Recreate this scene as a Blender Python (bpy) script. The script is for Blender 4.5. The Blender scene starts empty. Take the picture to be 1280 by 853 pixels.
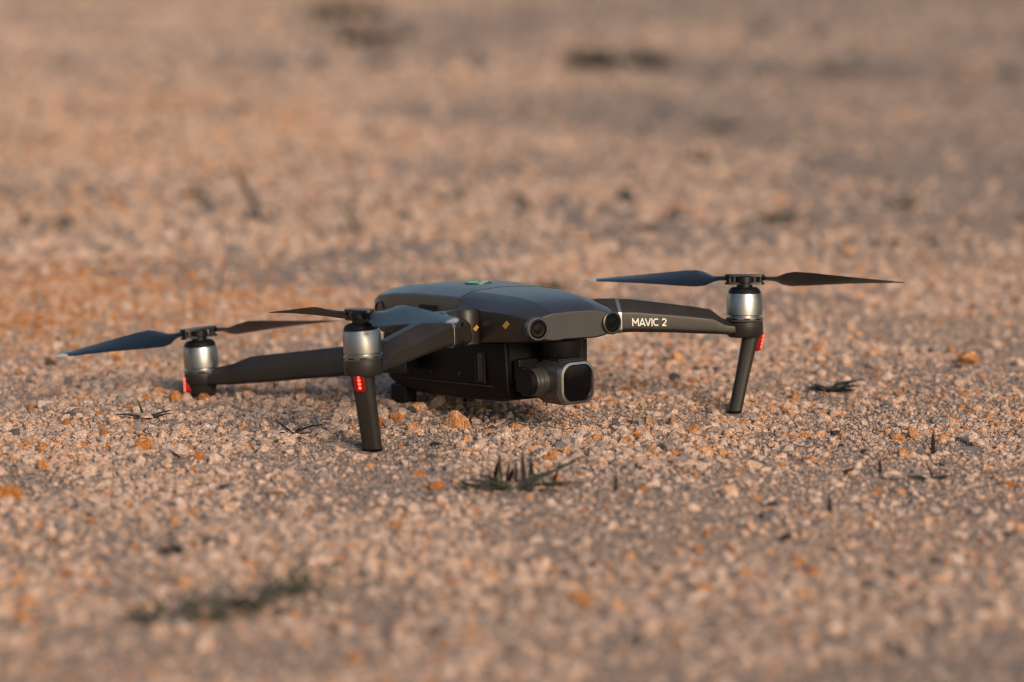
import bpy, bmesh, math, random
import numpy as np
from mathutils import Vector, Matrix, Euler

random.seed(7)
RNG = np.random.default_rng(11)
SC = bpy.context.scene
COL = SC.collection
R = math.radians

# ------------------------------------------------------------------ camera, sky, sun, exposure
CAM_H, CAM_PITCH, F_PX = 0.367, R(7.75), 4200.0
cam_d = bpy.data.cameras.new('camera')
cam = bpy.data.objects.new('camera', cam_d); COL.objects.link(cam)
cam.location = (0, 0, CAM_H)
cam.rotation_euler = (R(90) - CAM_PITCH, 0, 0)
cam_d.sensor_width = 36.0
cam_d.lens = F_PX / 1280 * 36.0
cam_d.clip_start, cam_d.clip_end = 0.05, 400.0
cam_d.dof.use_dof = True
cam_d.dof.focus_distance = 2.27
cam_d.dof.aperture_fstop = 4.7
cam_d.dof.aperture_blades = 9
SC.camera = cam

SUN_EL, SUN_AZ = R(24), R(152)          # azimuth clockwise from +Y: behind the camera, to the right
world = bpy.data.worlds.new('World'); SC.world = world; world.use_nodes = True
wn = world.node_tree.nodes; wl = world.node_tree.links; wn.clear()
sky = wn.new('ShaderNodeTexSky'); sky.sky_type = 'NISHITA'; sky.sun_disc = False
sky.sun_elevation = SUN_EL; sky.sun_rotation = SUN_AZ
sky.air_density = 1.2; sky.dust_density = 2.0; sky.ozone_density = 1.0
bg = wn.new('ShaderNodeBackground'); bg.inputs['Strength'].default_value = 0.105
wo = wn.new('ShaderNodeOutputWorld')
wl.new(sky.outputs[0], bg.inputs[0]); wl.new(bg.outputs[0], wo.inputs[0])

sun_d = bpy.data.lights.new('sun', 'SUN'); sun_d.energy = 2.9; sun_d.angle = R(20)
sun_d.color = (1.0, 0.755, 0.56)
sun = bpy.data.objects.new('sun', sun_d); COL.objects.link(sun)
to_sun = Vector((math.sin(SUN_AZ) * math.cos(SUN_EL), math.cos(SUN_AZ) * math.cos(SUN_EL), math.sin(SUN_EL)))
sun.rotation_euler = (-to_sun).to_track_quat('-Z', 'Y').to_euler()

SC.view_settings.view_transform = 'Standard'
SC.view_settings.look = 'None'
SC.view_settings.exposure = 0.40
SC.view_settings.gamma = 1.0
SC.view_settings.use_curve_mapping = False
SC.cycles.max_bounces = 6
SC.cycles.use_denoising = True
SC.cycles.filter_width = 1.1

# ------------------------------------------------------------------ small helpers
def spot(u, v, z=0.0):
    """place on the ground plane seen near photo pixel (u, v)"""
    c, s = math.cos(CAM_PITCH), math.sin(CAM_PITCH)
    a, b = (u - 640) / F_PX, (v - 426.5) / F_PX
    d = Vector((a, c - b * s, -s - b * c))
    t = (z - CAM_H) / d.z
    return d.x * t, d.y * t

_tab = RNG.random((64, 256, 256)).astype(np.float32)
def vnoise(x, y, lam, seed):
    """smooth value noise in 0..1"""
    t = _tab[seed]
    u = np.asarray(x, dtype=np.float64) / lam + 900.5; v = np.asarray(y, dtype=np.float64) / lam + 900.5
    i = np.floor(u).astype(int); j = np.floor(v).astype(int)
    fu = u - i; fv = v - j
    fu = fu * fu * (3 - 2 * fu); fv = fv * fv * (3 - 2 * fv)
    i0, i1, j0, j1 = i & 255, (i + 1) & 255, j & 255, (j + 1) & 255
    return (t[i0, j0] * (1 - fu) * (1 - fv) + t[i1, j0] * fu * (1 - fv) + t[i0, j1] * (1 - fu) * fv + t[i1, j1] * fu * fv)
def sstep(a, b, x):
    t = np.clip((np.asarray(x, dtype=np.float64) - a) / (b - a), 0, 1); return t * t * (3 - 2 * t)

STANDS = [(-.0921, 2.1672), (.1571, 2.3284), (-.2235, 2.402), (-.003, 2.544)]     # two landing legs, two rear feet
def ground_h(x, y):
    x = np.asarray(x, dtype=np.float64); y = np.asarray(y, dtype=np.float64)
    far = sstep(3.2, 7.0, np.hypot(x, y)); stand = 1.0
    for fx, fy in STANDS: stand = stand * sstep(.006, .05, np.hypot(x - fx, y - fy))
    h = (vnoise(x, y, 0.16, 1) - .5) * 0.006 + (vnoise(x, y, 0.05, 2) - .5) * 0.0035 + (vnoise(x, y, 0.017, 3) - .5) * 0.0018
    h = h * stand - .0012 * (1 - stand)
    h = h + far * (vnoise(x, y, 1.1, 4) - .5) * 0.02
    return h

def material(name):
    m = bpy.data.materials.new(name); m.use_nodes = True
    nt = m.node_tree
    return m, nt.nodes, nt.links, nt.nodes['Principled BSDF']

def ramp(nodes, stops, interp='LINEAR'):
    r = nodes.new('ShaderNodeValToRGB'); e = r.color_ramp.elements
    r.color_ramp.interpolation = interp
    while len(e) < len(stops): e.new(0.5)
    for k, (p, c) in enumerate(stops): e[k].position = p; e[k].color = (*c, 1)
    return r

def link_mesh(name, me, mats=(), parent=None):
    o = bpy.data.objects.new(name, me); COL.objects.link(o)
    for m in mats:
        if m.name not in [s.name for s in me.materials if s]: me.materials.append(m)
    if parent is not None: o.parent = parent
    return o

# ------------------------------------------------------------------ materials: ground and stones
def stone_ramp(n):
    return ramp(n, [(0.00, (.030, .028, .027)), (0.035, (.07, .065, .06)), (0.07, (.17, .155, .15)), (0.18, (.29, .255, .24)), (0.34, (.44, .325, .26)),
                    (0.50, (.60, .425, .325)), (0.64, (.78, .60, .49)), (0.76, (.66, .385, .225)), (0.90, (.56, .245, .075)), (1.0, (.42, .15, .03))])

def make_stone_mat():
    m, n, l, p = material('gravel_stone')
    at = n.new('ShaderNodeAttribute'); at.attribute_type = 'INSTANCER'; at.attribute_name = 'tint'
    tc = n.new('ShaderNodeTexCoord')
    oi = n.new('ShaderNodeObjectInfo')
    vm = n.new('ShaderNodeVectorMath'); vm.operation = 'ADD'
    sc = n.new('ShaderNodeVectorMath'); sc.operation = 'SCALE'; sc.inputs['Scale'].default_value = 37.0
    cx = n.new('ShaderNodeCombineXYZ')
    l.new(oi.outputs['Random'], cx.inputs[0]); l.new(oi.outputs['Random'], cx.inputs[1])
    l.new(cx.outputs[0], sc.inputs[0]); l.new(tc.outputs['Object'], vm.inputs[0]); l.new(sc.outputs[0], vm.inputs[1])
    nz = n.new('ShaderNodeTexNoise'); nz.inputs['Scale'].default_value = 1.7; nz.inputs['Detail'].default_value = 5; nz.inputs['Roughness'].default_value = .65
    l.new(vm.outputs[0], nz.inputs['Vector'])
    # mottling shifts the tint, so one stone runs through neighbouring colours
    mr = n.new('ShaderNodeMapRange'); mr.inputs['From Min'].default_value = .3; mr.inputs['From Max'].default_value = .7
    mr.inputs['To Min'].default_value = -.15; mr.inputs['To Max'].default_value = .20
    l.new(nz.outputs['Fac'], mr.inputs['Value'])
    gate = n.new('ShaderNodeMath'); gate.operation = 'GREATER_THAN'; gate.inputs[1].default_value = .12
    l.new(at.outputs['Fac'], gate.inputs[0])
    mul = n.new('ShaderNodeMath'); mul.operation = 'MULTIPLY'; l.new(mr.outputs[0], mul.inputs[0]); l.new(gate.outputs[0], mul.inputs[1])
    ad = n.new('ShaderNodeMath'); ad.operation = 'ADD'; ad.use_clamp = True
    l.new(at.outputs['Fac'], ad.inputs[0]); l.new(mul.outputs[0], ad.inputs[1])
    rp = stone_ramp(n); l.new(ad.outputs[0], rp.inputs[0])
    n2 = n.new('ShaderNodeTexNoise'); n2.inputs['Scale'].default_value = 5.0; n2.inputs['Detail'].default_value = 4
    l.new(vm.outputs[0], n2.inputs['Vector'])
    hv = n.new('ShaderNodeHueSaturation')
    m2 = n.new('ShaderNodeMapRange'); m2.inputs['From Min'].default_value = .3; m2.inputs['From Max'].default_value = .7
    m2.inputs['To Min'].default_value = .55; m2.inputs['To Max'].default_value = 1.28
    l.new(n2.outputs['Fac'], m2.inputs['Value']); l.new(m2.outputs[0], hv.inputs['Value']); l.new(rp.outputs[0], hv.inputs['Color'])
    l.new(hv.outputs[0], p.inputs['Base Color'])
    p.inputs['Roughness'].default_value = .72; p.inputs['Specular IOR Level'].default_value = .35
    bp = n.new('ShaderNodeBump'); bp.inputs['Strength'].default_value = .55; bp.inputs['Distance'].default_value = .12
    l.new(n2.outputs['Fac'], bp.inputs['Height']); l.new(bp.outputs[0], p.inputs['Normal'])
    return m
M_STONE = make_stone_mat()

def make_ground_mat():
    m, n, l, p = material('sandy_gravel_ground')
    tc = n.new('ShaderNodeTexCoord')
    def noise(s, d=4, r=.6):
        z = n.new('ShaderNodeTexNoise'); z.inputs['Scale'].default_value = s; z.inputs['Detail'].default_value = d; z.inputs['Roughness'].default_value = r
        l.new(tc.outputs['Object'], z.inputs['Vector']); return z
    big = noise(1.6, 5, .6); grain = noise(900, 3, .6); mid = noise(60, 5, .65)
    vor = n.new('ShaderNodeTexVoronoi'); vor.inputs['Scale'].default_value = 150; l.new(tc.outputs['Object'], vor.inputs['Vector'])
    base = ramp(n, [(.36, (.175, .158, .147)), (.47, (.225, .19, .168)), (.57, (.29, .222, .178)), (.68, (.33, .228, .16))])  # sand colour, lowered so it also carries the shade between stones
    l.new(big.outputs['Fac'], base.inputs[0])
    gr = ramp(n, [(.3, (.42, .42, .42)), (.5, (.85, .85, .86)), (.7, (1.3, 1.25, 1.2))])
    l.new(grain.outputs['Fac'], gr.inputs[0])
    mx = n.new('ShaderNodeMix'); mx.data_type = 'RGBA'; mx.blend_type = 'MULTIPLY'; mx.inputs['Factor'].default_value = .8
    l.new(base.outputs[0], mx.inputs['A']); l.new(gr.outputs[0], mx.inputs['B'])
    # scattered grains too far away to be modelled one by one
    cr = n.new('ShaderNodeSeparateColor'); l.new(vor.outputs['Color'], cr.inputs[0])
    gc = ramp(n, [(0, (.12, .11, .10)), (.25, (.29, .235, .195)), (.6, (.40, .305, .24)), (.85, (.40, .26, .165)), (1, (.36, .185, .08))])
    l.new(cr.outputs[0], gc.inputs[0])
    mr = n.new('ShaderNodeMapRange'); mr.inputs['From Min'].default_value = .40; mr.inputs['From Max'].default_value = .60
    mr.inputs['To Min'].default_value = .0; mr.inputs['To Max'].default_value = .75; l.new(mid.outputs['Fac'], mr.inputs['Value'])
    m3 = n.new('ShaderNodeMix'); m3.data_type = 'RGBA'
    l.new(mr.outputs[0], m3.inputs['Factor']); l.new(mx.outputs['Result'], m3.inputs['A']); l.new(gc.outputs[0], m3.inputs['B'])
    l.new(m3.outputs['Result'], p.inputs['Base Color'])
    p.inputs['Roughness'].default_value = .9; p.inputs['Specular IOR Level'].default_value = .2
    b1 = n.new('ShaderNodeBump'); b1.inputs['Strength'].default_value = .9; b1.inputs['Distance'].default_value = .0012
    l.new(grain.outputs['Fac'], b1.inputs['Height'])
    b2 = n.new('ShaderNodeBump'); b2.inputs['Strength'].default_value = .8; b2.inputs['Distance'].default_value = .004; b2.invert = True
    l.new(vor.outputs['Distance'], b2.inputs['Height']); l.new(b1.outputs[0], b2.inputs['Normal']); l.new(b2.outputs[0], p.inputs['Normal'])
    return m
M_GROUND = make_ground_mat()

# ------------------------------------------------------------------ ground sheet
def graded(lo, hi, fine_lo, fine_hi, step, grow=1.12):
    a = list(np.arange(fine_lo, fine_hi, step)); s = step
    x = a[-1]
    while x < hi: s *= grow; x += s; a.append(x)
    s = step; x = a[0]; pre = []
    while x > lo: s *= grow; x -= s; pre.append(x)
    return np.array(pre[::-1] + a)
gx = graded(-60, 60, -.62, .62, .0055); gy = graded(-25, 160, 1.42, 3.1, .0055, 1.06)
X, Y = np.meshgrid(gx, gy)
Z = ground_h(X, Y)
nx, ny = len(gx), len(gy)
gverts = np.stack([X.ravel(), Y.ravel(), Z.ravel()], 1)
ii = (np.arange(ny - 1)[:, None] * nx + np.arange(nx - 1)[None, :]).ravel()
gfaces = np.stack([ii, ii + 1, ii + nx + 1, ii + nx], 1)
gme = bpy.data.meshes.new('ground')
gme.vertices.add(len(gverts)); gme.vertices.foreach_set('co', gverts.astype(np.float32).ravel())
gme.loops.add(gfaces.size); gme.loops.foreach_set('vertex_index', gfaces.astype(np.int32).ravel())
gme.polygons.add(len(gfaces)); gme.polygons.foreach_set('loop_start', np.arange(0, gfaces.size, 4, dtype=np.int32))
gme.update(calc_edges=True); gme.validate()
gme.polygons.foreach_set('use_smooth', np.ones(len(gfaces), dtype=bool))
ground = link_mesh('ground', gme, [M_GROUND])
ground['kind'] = 'structure'; ground['label'] = 'sandy ground of loose beige and orange gravel'

# ------------------------------------------------------------------ stone shapes
def stone_mesh(name, sub, cuts, flat, seed, mat=M_STONE):
    rr = random.Random(seed)
    bm = bmesh.new(); bmesh.ops.create_icosphere(bm, subdivisions=sub, radius=1.0)
    dirs = []
    for _ in range(cuts):
        d = Vector((rr.gauss(0, 1), rr.gauss(0, 1), rr.gauss(0, 1))).normalized(); dirs.append((d, rr.uniform(.5, .86)))
    ph = [(Vector((rr.gauss(0, 1), rr.gauss(0, 1), rr.gauss(0, 1))) * 2.2, rr.uniform(0, 6.3)) for _ in range(5)]
    sx, sy, sz = rr.uniform(.85, 1.2), rr.uniform(.7, 1.0), rr.uniform(*flat)
    for v in bm.verts:
        c = v.co.copy()
        c *= 1 + .05 * sum(math.sin(k.dot(v.co) + f) for k, f in ph)
        for d, o in dirs:
            e = c.dot(d) - o
            if e > 0: c -= d * e * .92
        v.co = Vector((c.x * sx, c.y * sy, c.z * sz))
    me = bpy.data.meshes.new(name); bm.to_mesh(me); bm.free()
    me.materials.append(mat)
    return me
ROCKS = [stone_mesh('gravel_piece', 3, 9 + k % 6, (.45, .85), 100 + k) for k in range(14)]
GRITS = [stone_mesh('grit_piece', 2, 7, (.6, .95), 300 + k) for k in range(6)]

def tint_at(x, y, n):
    """stone colour index: mostly beige and pink, patches richer in orange or grey"""
    patch = vnoise(x, y, .45, 10) * .55 + vnoise(x, y, .13, 11) * .45
    greyness = sstep(.46, .64, vnoise(x, y, 1.7, 12) * .6 + vnoise(x, y, .5, 13) * .4 + .16 * sstep(.0, .9, x) * sstep(2.4, 4.5, y))
    t = RNG.normal(.65, .155, n) + (patch - .5) * .38 - greyness * (.14 + .13 * sstep(2.6, 4.2, y)) + .10 * (1 - sstep(-.5, .1, x))
    r = RNG.random(n)
    t = np.where(r < .045, RNG.uniform(.76, .98, n), t)
    t = np.where((r > .045) & (r < .13), RNG.uniform(.09, .26, n), t)
    t = np.where(r > 1 - .010 - .022 * sstep(3.2, 3.6, y), RNG.uniform(.0, .06, n), np.clip(t, .1, .98))
    return t

def scatter(x0, x1, y0, y1, per_m2, fx=None):
    n = int((x1 - x0) * (y1 - y0) * per_m2)
    x = RNG.uniform(x0, x1, n); y = RNG.uniform(y0, y1, n)
    if fx is not None:
        k = np.abs(x) < fx(y); x, y = x[k], y[k]
    return x, y

def gravel(name, label, x, y, size, meshes, embed=.28, shift=0.0):
    """one mass of loose stones: a point for each, a stone shape instanced on it"""
    for fx, fy in STANDS[:2]:
        k = np.hypot(x - fx, (y - fy + .006) * .6) > .0095; x, y, size = x[k], y[k], size[k]
    for u, v in ((179, 572), (226, 578), (497, 533), (1214, 562)):
        fx, fy = spot(u, v); k = np.hypot(x - fx, (y - fy) * .55) > .008; x, y, size = x[k], y[k], size[k]
    n = len(x)
    z = ground_h(x, y) + size * embed
    me = bpy.data.meshes.new(name)
    me.vertices.add(n); me.vertices.foreach_set('co', np.stack([x, y, z], 1).astype(np.float32).ravel())
    def attr(nm, typ, arr, key):
        a = me.attributes.new(nm, typ, 'POINT'); a.data.foreach_set(key, np.ascontiguousarray(arr).ravel())
    a_t = np.clip(tint_at(x, y, n) + shift, .10 if shift < -.05 else .0, .98)
    if shift < -.05: a_t = np.where(RNG.random(n) < .010, .04, a_t)
    attr('tint', 'FLOAT', a_t.astype(np.float32), 'value')
    size = size * np.where((y > 3.4) & (a_t < .07), 1.9, 1.0)
    s = (size[:, None] * RNG.uniform(.85, 1.15, (n, 3))).astype(np.float32)
    attr('scl', 'FLOAT_VECTOR', s, 'vector')
    rot = np.stack([RNG.normal(0, .45, n), RNG.normal(0, .45, n), RNG.uniform(0, 6.283, n)], 1).astype(np.float32)
    attr('rot', 'FLOAT_VECTOR', rot, 'vector')
    attr('pick', 'INT', RNG.integers(0, len(meshes), n).astype(np.int32), 'value')
    o = link_mesh(name, me)
    o['kind'] = 'stuff'; o['label'] = label; o['category'] = 'gravel'
    src = bpy.data.collections.new(name + '_shapes')
    for k, m in enumerate(meshes):
        so = bpy.data.objects.new('shape_%02d' % k, m); src.objects.link(so)
    ng = bpy.data.node_groups.new(name, 'GeometryNodeTree')
    ng.interface.new_socket('Geometry', in_out='INPUT', socket_type='NodeSocketGeometry')
    ng.interface.new_socket('Geometry', in_out='OUTPUT', socket_type='NodeSocketGeometry')
    N = ng.nodes; L = ng.links
    gi = N.new('NodeGroupInput'); go = N.new('NodeGroupOutput')
    m2p = N.new('GeometryNodeMeshToPoints'); iop = N.new('GeometryNodeInstanceOnPoints')
    ci = N.new('GeometryNodeCollectionInfo'); ci.inputs['Collection'].default_value = src
    ci.inputs['Separate Children'].default_value = True; ci.inputs['Reset Children'].default_value = True
    def named(nm, typ):
        a = N.new('GeometryNodeInputNamedAttribute'); a.data_type = typ; a.inputs['Name'].default_value = nm; return a.outputs[0]
    L.new(gi.outputs[0], m2p.inputs['Mesh']); L.new(m2p.outputs[0], iop.inputs['Points'])
    L.new(ci.outputs[0], iop.inputs['Instance']); iop.inputs['Pick Instance'].default_value = True
    L.new(named('pick', 'INT'), iop.inputs['Instance Index'])
    er = N.new('FunctionNodeEulerToRotation'); L.new(named('rot', 'FLOAT_VECTOR'), er.inputs[0]); L.new(er.outputs[0], iop.inputs['Rotation'])
    L.new(named('scl', 'FLOAT_VECTOR'), iop.inputs['Scale']); L.new(iop.outputs[0], go.inputs[0])
    md = o.modifiers.new('scatter', 'NODES'); md.node_group = ng
    return o

def thin(x, y, lam, seed, lo, hi, keep_min):
    """uneven cover: bare sandy patches between heaps of stones"""
    d = vnoise(x, y, lam, seed) * .6 + vnoise(x, y, lam * .28, seed + 1) * .4
    k = RNG.random(len(x)) < keep_min + (1 - keep_min) * sstep(lo, hi, d)
    return x[k], y[k]

# near field: 2 to 6 mm stones
x, y = scatter(-.75, .75, 1.25, 3.3, 72000, lambda y: .20 + y * .17)
x, y = thin(x, y, .16, 20, .42, .58, .17)
sz = np.clip(np.exp(RNG.normal(math.log(.00175), .46, len(x))), .0009, .0056)
gravel('gravel', 'loose beige and orange gravel lying around the drone', x, y, sz, ROCKS, .26)
# fine grit between them
x, y = scatter(-.62, .62, 1.5, 2.95, 110000, lambda y: .10 + y * .17)
gravel('grit', 'fine pale grit between the stones around the drone', x, y, np.clip(np.exp(RNG.normal(math.log(.00075), .25, len(x))), .0005, .0013), GRITS, .4, -.17)  # tint shift: greyer grit, with some shade of the gaps in its colour
# the same gravel goes on to both sides, thinner
x, y = scatter(-1.7, 1.7, .5, 3.4, 14000)
k = np.abs(x) > .16 + y * .17; x, y = x[k], y[k]
gravel('outlying_gravel', 'loose gravel to the left and right of the drone', x, y, np.clip(np.exp(RNG.normal(math.log(.0024), .4, len(x))), .0012, .006), GRITS, .2)
# middle distance
x, y = scatter(-2.0, 2.0, 3.3, 6.5, 14000, lambda y: .55 + y * .20)
x, y = thin(x, y, .35, 24, .36, .58, .25)
gravel('distant_gravel', 'blurred loose gravel behind the drone', x, y, np.clip(np.exp(RNG.normal(math.log(.0030), .4, len(x))), .0016, .009), GRITS, .25, -.17)
# far
x, y = scatter(-3.2, 3.2, 6.5, 14, 2600, lambda y: .4 + y * .19)
x, y = thin(x, y, .7, 28, .36, .58, .2)
gravel('far_gravel', 'blurred gravel far behind the drone', x, y, np.clip(np.exp(RNG.normal(math.log(.0055), .4, len(x))), .003, .016), GRITS, .25, -.24)

# the larger stones one by one: pieces of the ground
def put_stone(name, x, y, size, tint, mesh, rot=None, sink=.25, parent=None, scale=(1, 1, 1)):
    o = link_mesh(name, mesh, [], parent)
    o.location = (x, y, float(ground_h(x, y)) + size * sink)
    o.rotation_euler = rot or (random.gauss(0, .4), random.gauss(0, .4), random.uniform(0, 6.28))
    o.scale = (size * scale[0], size * scale[1], size * scale[2])
    o['tint'] = float(tint)
    return o
BIG = [stone_mesh('stone_shape', 4, 12 + k % 5, (.6, .95), 500 + k) for k in range(12)]
DRONE_XY = (-.03, 2.31)
cnt = 0
while cnt < 285:
    yy = random.uniform(1.6, 3.3); xx = random.uniform(-1, 1) * (yy * .152 - .005)
    if random.random() < .25 and yy > 2.9: continue
    size = min(.0085, .0031 * math.exp(abs(random.gauss(0, .38))))
    t = float(tint_at(np.array([xx]), np.array([yy]), 1)[0])
    put_stone('stone', xx, yy, size, t, random.choice(BIG), parent=ground); cnt += 1

# ------------------------------------------------------------------ drone materials
def plastic(name, col, rough, spec=.5, var=.25, bump=.25, coat=0, metal=0.0):
    m, n, l, p = material(name)
    tc = n.new('ShaderNodeTexCoord')
    z = n.new('ShaderNodeTexNoise'); z.inputs['Scale'].default_value = 60; z.inputs['Detail'].default_value = 6; z.inputs['Roughness'].default_value = .7
    l.new(tc.outputs['Object'], z.inputs['Vector'])
    g = n.new('ShaderNodeTexNoise'); g.inputs['Scale'].default_value = 2600; g.inputs['Detail'].default_value = 2
    l.new(tc.outputs['Object'], g.inputs['Vector'])
    rp = ramp(n, [(.3, tuple(c * (1 - var) for c in col)), (.7, tuple(c * (1 + var) for c in col))]); l.new(z.outputs['Fac'], rp.inputs[0])
    l.new(rp.outputs[0], p.inputs['Base Color'])
    mr = n.new('ShaderNodeMapRange'); mr.inputs['To Min'].default_value = rough - .07; mr.inputs['To Max'].default_value = rough + .09
    l.new(z.outputs['Fac'], mr.inputs['Value']); l.new(mr.outputs[0], p.inputs['Roughness'])
    p.inputs['Specular IOR Level'].default_value = spec; p.inputs['Metallic'].default_value = metal
    p.inputs['Coat Weight'].default_value = coat; p.inputs['Coat Roughness'].default_value = .32
    bp = n.new('ShaderNodeBump'); bp.inputs['Strength'].default_value = bump; bp.inputs['Distance'].default_value = .0001
    l.new(g.outputs['Fac'], bp.inputs['Height']); l.new(bp.outputs[0], p.inputs['Normal'])
    return m
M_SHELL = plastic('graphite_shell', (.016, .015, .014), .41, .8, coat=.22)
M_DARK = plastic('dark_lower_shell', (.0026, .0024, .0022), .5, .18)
M_ARM = plastic('graphite_arm', (.0165, .0142, .012), .43, .36)
M_BLACK = plastic('black_rubber', (.003, .003, .003), .55, .2)
M_GLOSS = plastic('glossy_black', (.006, .006, .006), .22, .5, .1, 0)
M_HUB = plastic('hub_black', (.004, .004, .004), .4, .3)
M_BLADE = plastic('blade_black', (.004, .0048, .006), .32, .5, .1, .1)
M_TIP = plastic('silver_tip', (.45, .455, .465), .35, .5, .05, .1, 0, .3)
M_SILVER = plastic('brushed_silver', (.31, .31, .31), .37, .5, .06, .15, 0, 1.0)
M_SATIN = plastic('satin_grey_metal', (.11, .105, .10), .38, .5, .08, .1, 0, .8)
M_FRAME = plastic('lens_frame_metal', (.33, .32, .305), .32, .5, .06, .1, 0, 1.0)
M_WHITE = plastic('white_print', (.58, .55, .51), .5, .3, .05, 0)
M_YELLOW = plastic('yellow_mark', (.36, .20, .03), .5, .3, .1, 0)
M_LENS = plastic('black_sensor_lens', (.003, .003, .0035), .16, .2, .0, 0)
M_GLASS = plastic('lens_glass', (.002, .002, .0025), .10, .25, .0, 0, 0)
def glow(name, col, s):
    m, n, l, p = material(name)
    p.inputs['Base Color'].default_value = (*[c * .08 for c in col], 1); p.inputs['Roughness'].default_value = .3
    p.inputs['Emission Color'].default_value = (*col, 1); p.inputs['Emission Strength'].default_value = s
    return m
M_RED = glow('red_light_cover', (.60, .004, .003), .28)
M_REDHOT = glow('red_light_diode', (1.0, .05, .028), 5.0)
M_GREEN = glow('green_light', (.02, .8, .30), .45)

# ------------------------------------------------------------------ drone mesh helpers (millimetres, nose along +X, left along +Y)
MM = .001
def build(name, verts, faces, mats, parent, smooth=True, bevel=0.0, seg=3, mat_idx=None, angle=35):
    me = bpy.data.meshes.new(name)
    me.from_pydata([(a * MM, b * MM, c * MM) for a, b, c in verts], [], faces)
    bm = bmesh.new(); bm.from_mesh(me); bmesh.ops.recalc_face_normals(bm, faces=bm.faces); bm.to_mesh(me); bm.free()
    for m in mats: me.materials.append(m)
    if mat_idx: me.polygons.foreach_set('material_index', mat_idx)
    if smooth:
        me.polygons.foreach_set('use_smooth', [True] * len(me.polygons))
        me.set_sharp_from_angle(angle=R(angle))
    o = link_mesh(name, me, (), parent)
    if bevel:
        b = o.modifiers.new('bevel', 'BEVEL'); b.width = bevel * MM; b.segments = seg; b.limit_method = 'ANGLE'; b.angle_limit = R(24)
        b.harden_normals = True
    return o
def crease(o, n, cols, ends, width, seg=3):
    """bevel only the long ridge lines and the rims of a lofted shell"""
    me = o.data; k = len(me.vertices) // n; at = me.attributes.new('bevel_weight_edge', 'FLOAT', 'EDGE')
    for e in me.edges:
        a, b = e.vertices; ca, cb = a % n, b % n
        if (ca == cb and ca in cols) or (ends and a // n == b // n and a // n in (0, k - 1)): at.data[e.index].value = 1.0
    m = o.modifiers.new('bevel', 'BEVEL'); m.width = width * MM; m.segments = seg; m.limit_method = 'WEIGHT'; m.harden_normals = True
    return o
class Geo:
    """collects vertices and faces of ONE part"""
    def __init__(s): s.v = []; s.f = []; s.m = []
    def loft(s, secs, cap=True, mi=0):
        b = len(s.v); n = len(secs[0])
        for q in secs: s.v += [tuple(p) for p in q]
        for k in range(len(secs) - 1):
            for j in range(n):
                a = b + k * n + j; c = b + k * n + (j + 1) % n
                s.f.append((a, c, c + n, a + n)); s.m.append(mi)
        if cap:
            s.f.append(tuple(b + j for j in range(n))[::-1]); s.m.append(mi)
            e = b + (len(secs) - 1) * n
            s.f.append(tuple(e + j for j in range(n))); s.m.append(mi)
        return s
    def box(s, c, d, mi=0, rz=0):
        x, y, z = c; a, b, e = (q / 2 for q in d); cs, sn = math.cos(rz), math.sin(rz)
        r = lambda p, q: (x + p * cs - q * sn, y + p * sn + q * cs)
        lo = [(*r(p, q), z - e) for p, q in ((-a, -b), (a, -b), (a, b), (-a, b))]
        return s.loft([lo, [(p[0], p[1], z + e) for p in lo]], mi=mi)
    def lathe(s, prof, c=(0, 0, 0), axis=(0, 0, 1), n=40, mi=0, cap=True):
        ax = Vector(axis).normalized(); u = ax.orthogonal().normalized(); w = ax.cross(u); c = Vector(c)
        return s.loft([[tuple(c + ax * h + (u * math.cos(2 * math.pi * j / n) + w * math.sin(2 * math.pi * j / n)) * r) for j in range(n)] for r, h in prof], cap, mi)
    def make(s, name, mats, parent, **k): return build(name, s.v, s.f, mats, parent, mat_idx=s.m, **k)

drone = bpy.data.objects.new('drone', None); COL.objects.link(drone)
drone.location = (.0325, 2.248, 0)
drone.rotation_mode = 'XYZ'
drone.rotation_euler = (Matrix.Rotation(R(-57.1), 3, 'Z') @ Matrix.Rotation(R(-4.0), 3, 'Y')).to_euler()
drone['label'] = 'dark grey folding camera drone with four propellers resting on the gravel'
drone['category'] = 'drone'

# ---- hull
def hull_sec(xs, p):
    """p: right half from bottom corner to ridge, then top centre; xs one x or one per point"""
    if not isinstance(xs, (list, tuple)): xs = [xs] * len(p)
    right = [(x, -y, z) for x, (y, z) in zip(xs, p)]
    left = [(x, y, z) for x, (y, z) in zip(xs, p)]
    return right + [q for q in left[-2::-1]]
nose = Geo().loft([
    hull_sec(22.5, [(17, 63.0), (24, 64.0), (31.5, 67), (32.5, 77.2), (25, 79.8), (17.5, 81.4), (0, 81.9)]),
    hull_sec(17, [(19, 62.2), (26, 63.0), (34.2, 65.2), (35.4, 79.2), (26.6, 82.4), (18.0, 84.4), (0, 85.0)]),
    hull_sec(9, [(21, 61.5), (28, 62.2), (36.4, 64.0), (37.4, 80.8), (28.4, 85.0), (18.8, 87.4), (0, 88.1)]),
    hull_sec(0, [(23, 61.2), (30, 61.7), (37.8, 63.0), (38.8, 82.0), (30, 86.8), (19.8, 89.3), (0, 90.1)]),
    hull_sec(-12, [(26, 60.8), (32, 61.2), (39.4, 62.5), (40.4, 82.9), (32, 88.4), (20.9, 91.1), (0, 92.0)]),
    hull_sec(-30, [(30, 60), (36, 60.4), (41, 62), (42.0, 83.8), (35.5, 89.4), (22.7, 92.7), (0, 93.6)]),
    hull_sec([-61] * 3 + [-57, -54, -62, -66], [(32, 60), (38, 60.4), (42.4, 62), (43.0, 84.5), (41.6, 91.0), (25.6, 94.3), (0, 95.5)]),
]).make('nose_cover', [M_SHELL], drone, angle=180)
crease(nose, 13, (3, 5, 7, 9), True, .9)
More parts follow.
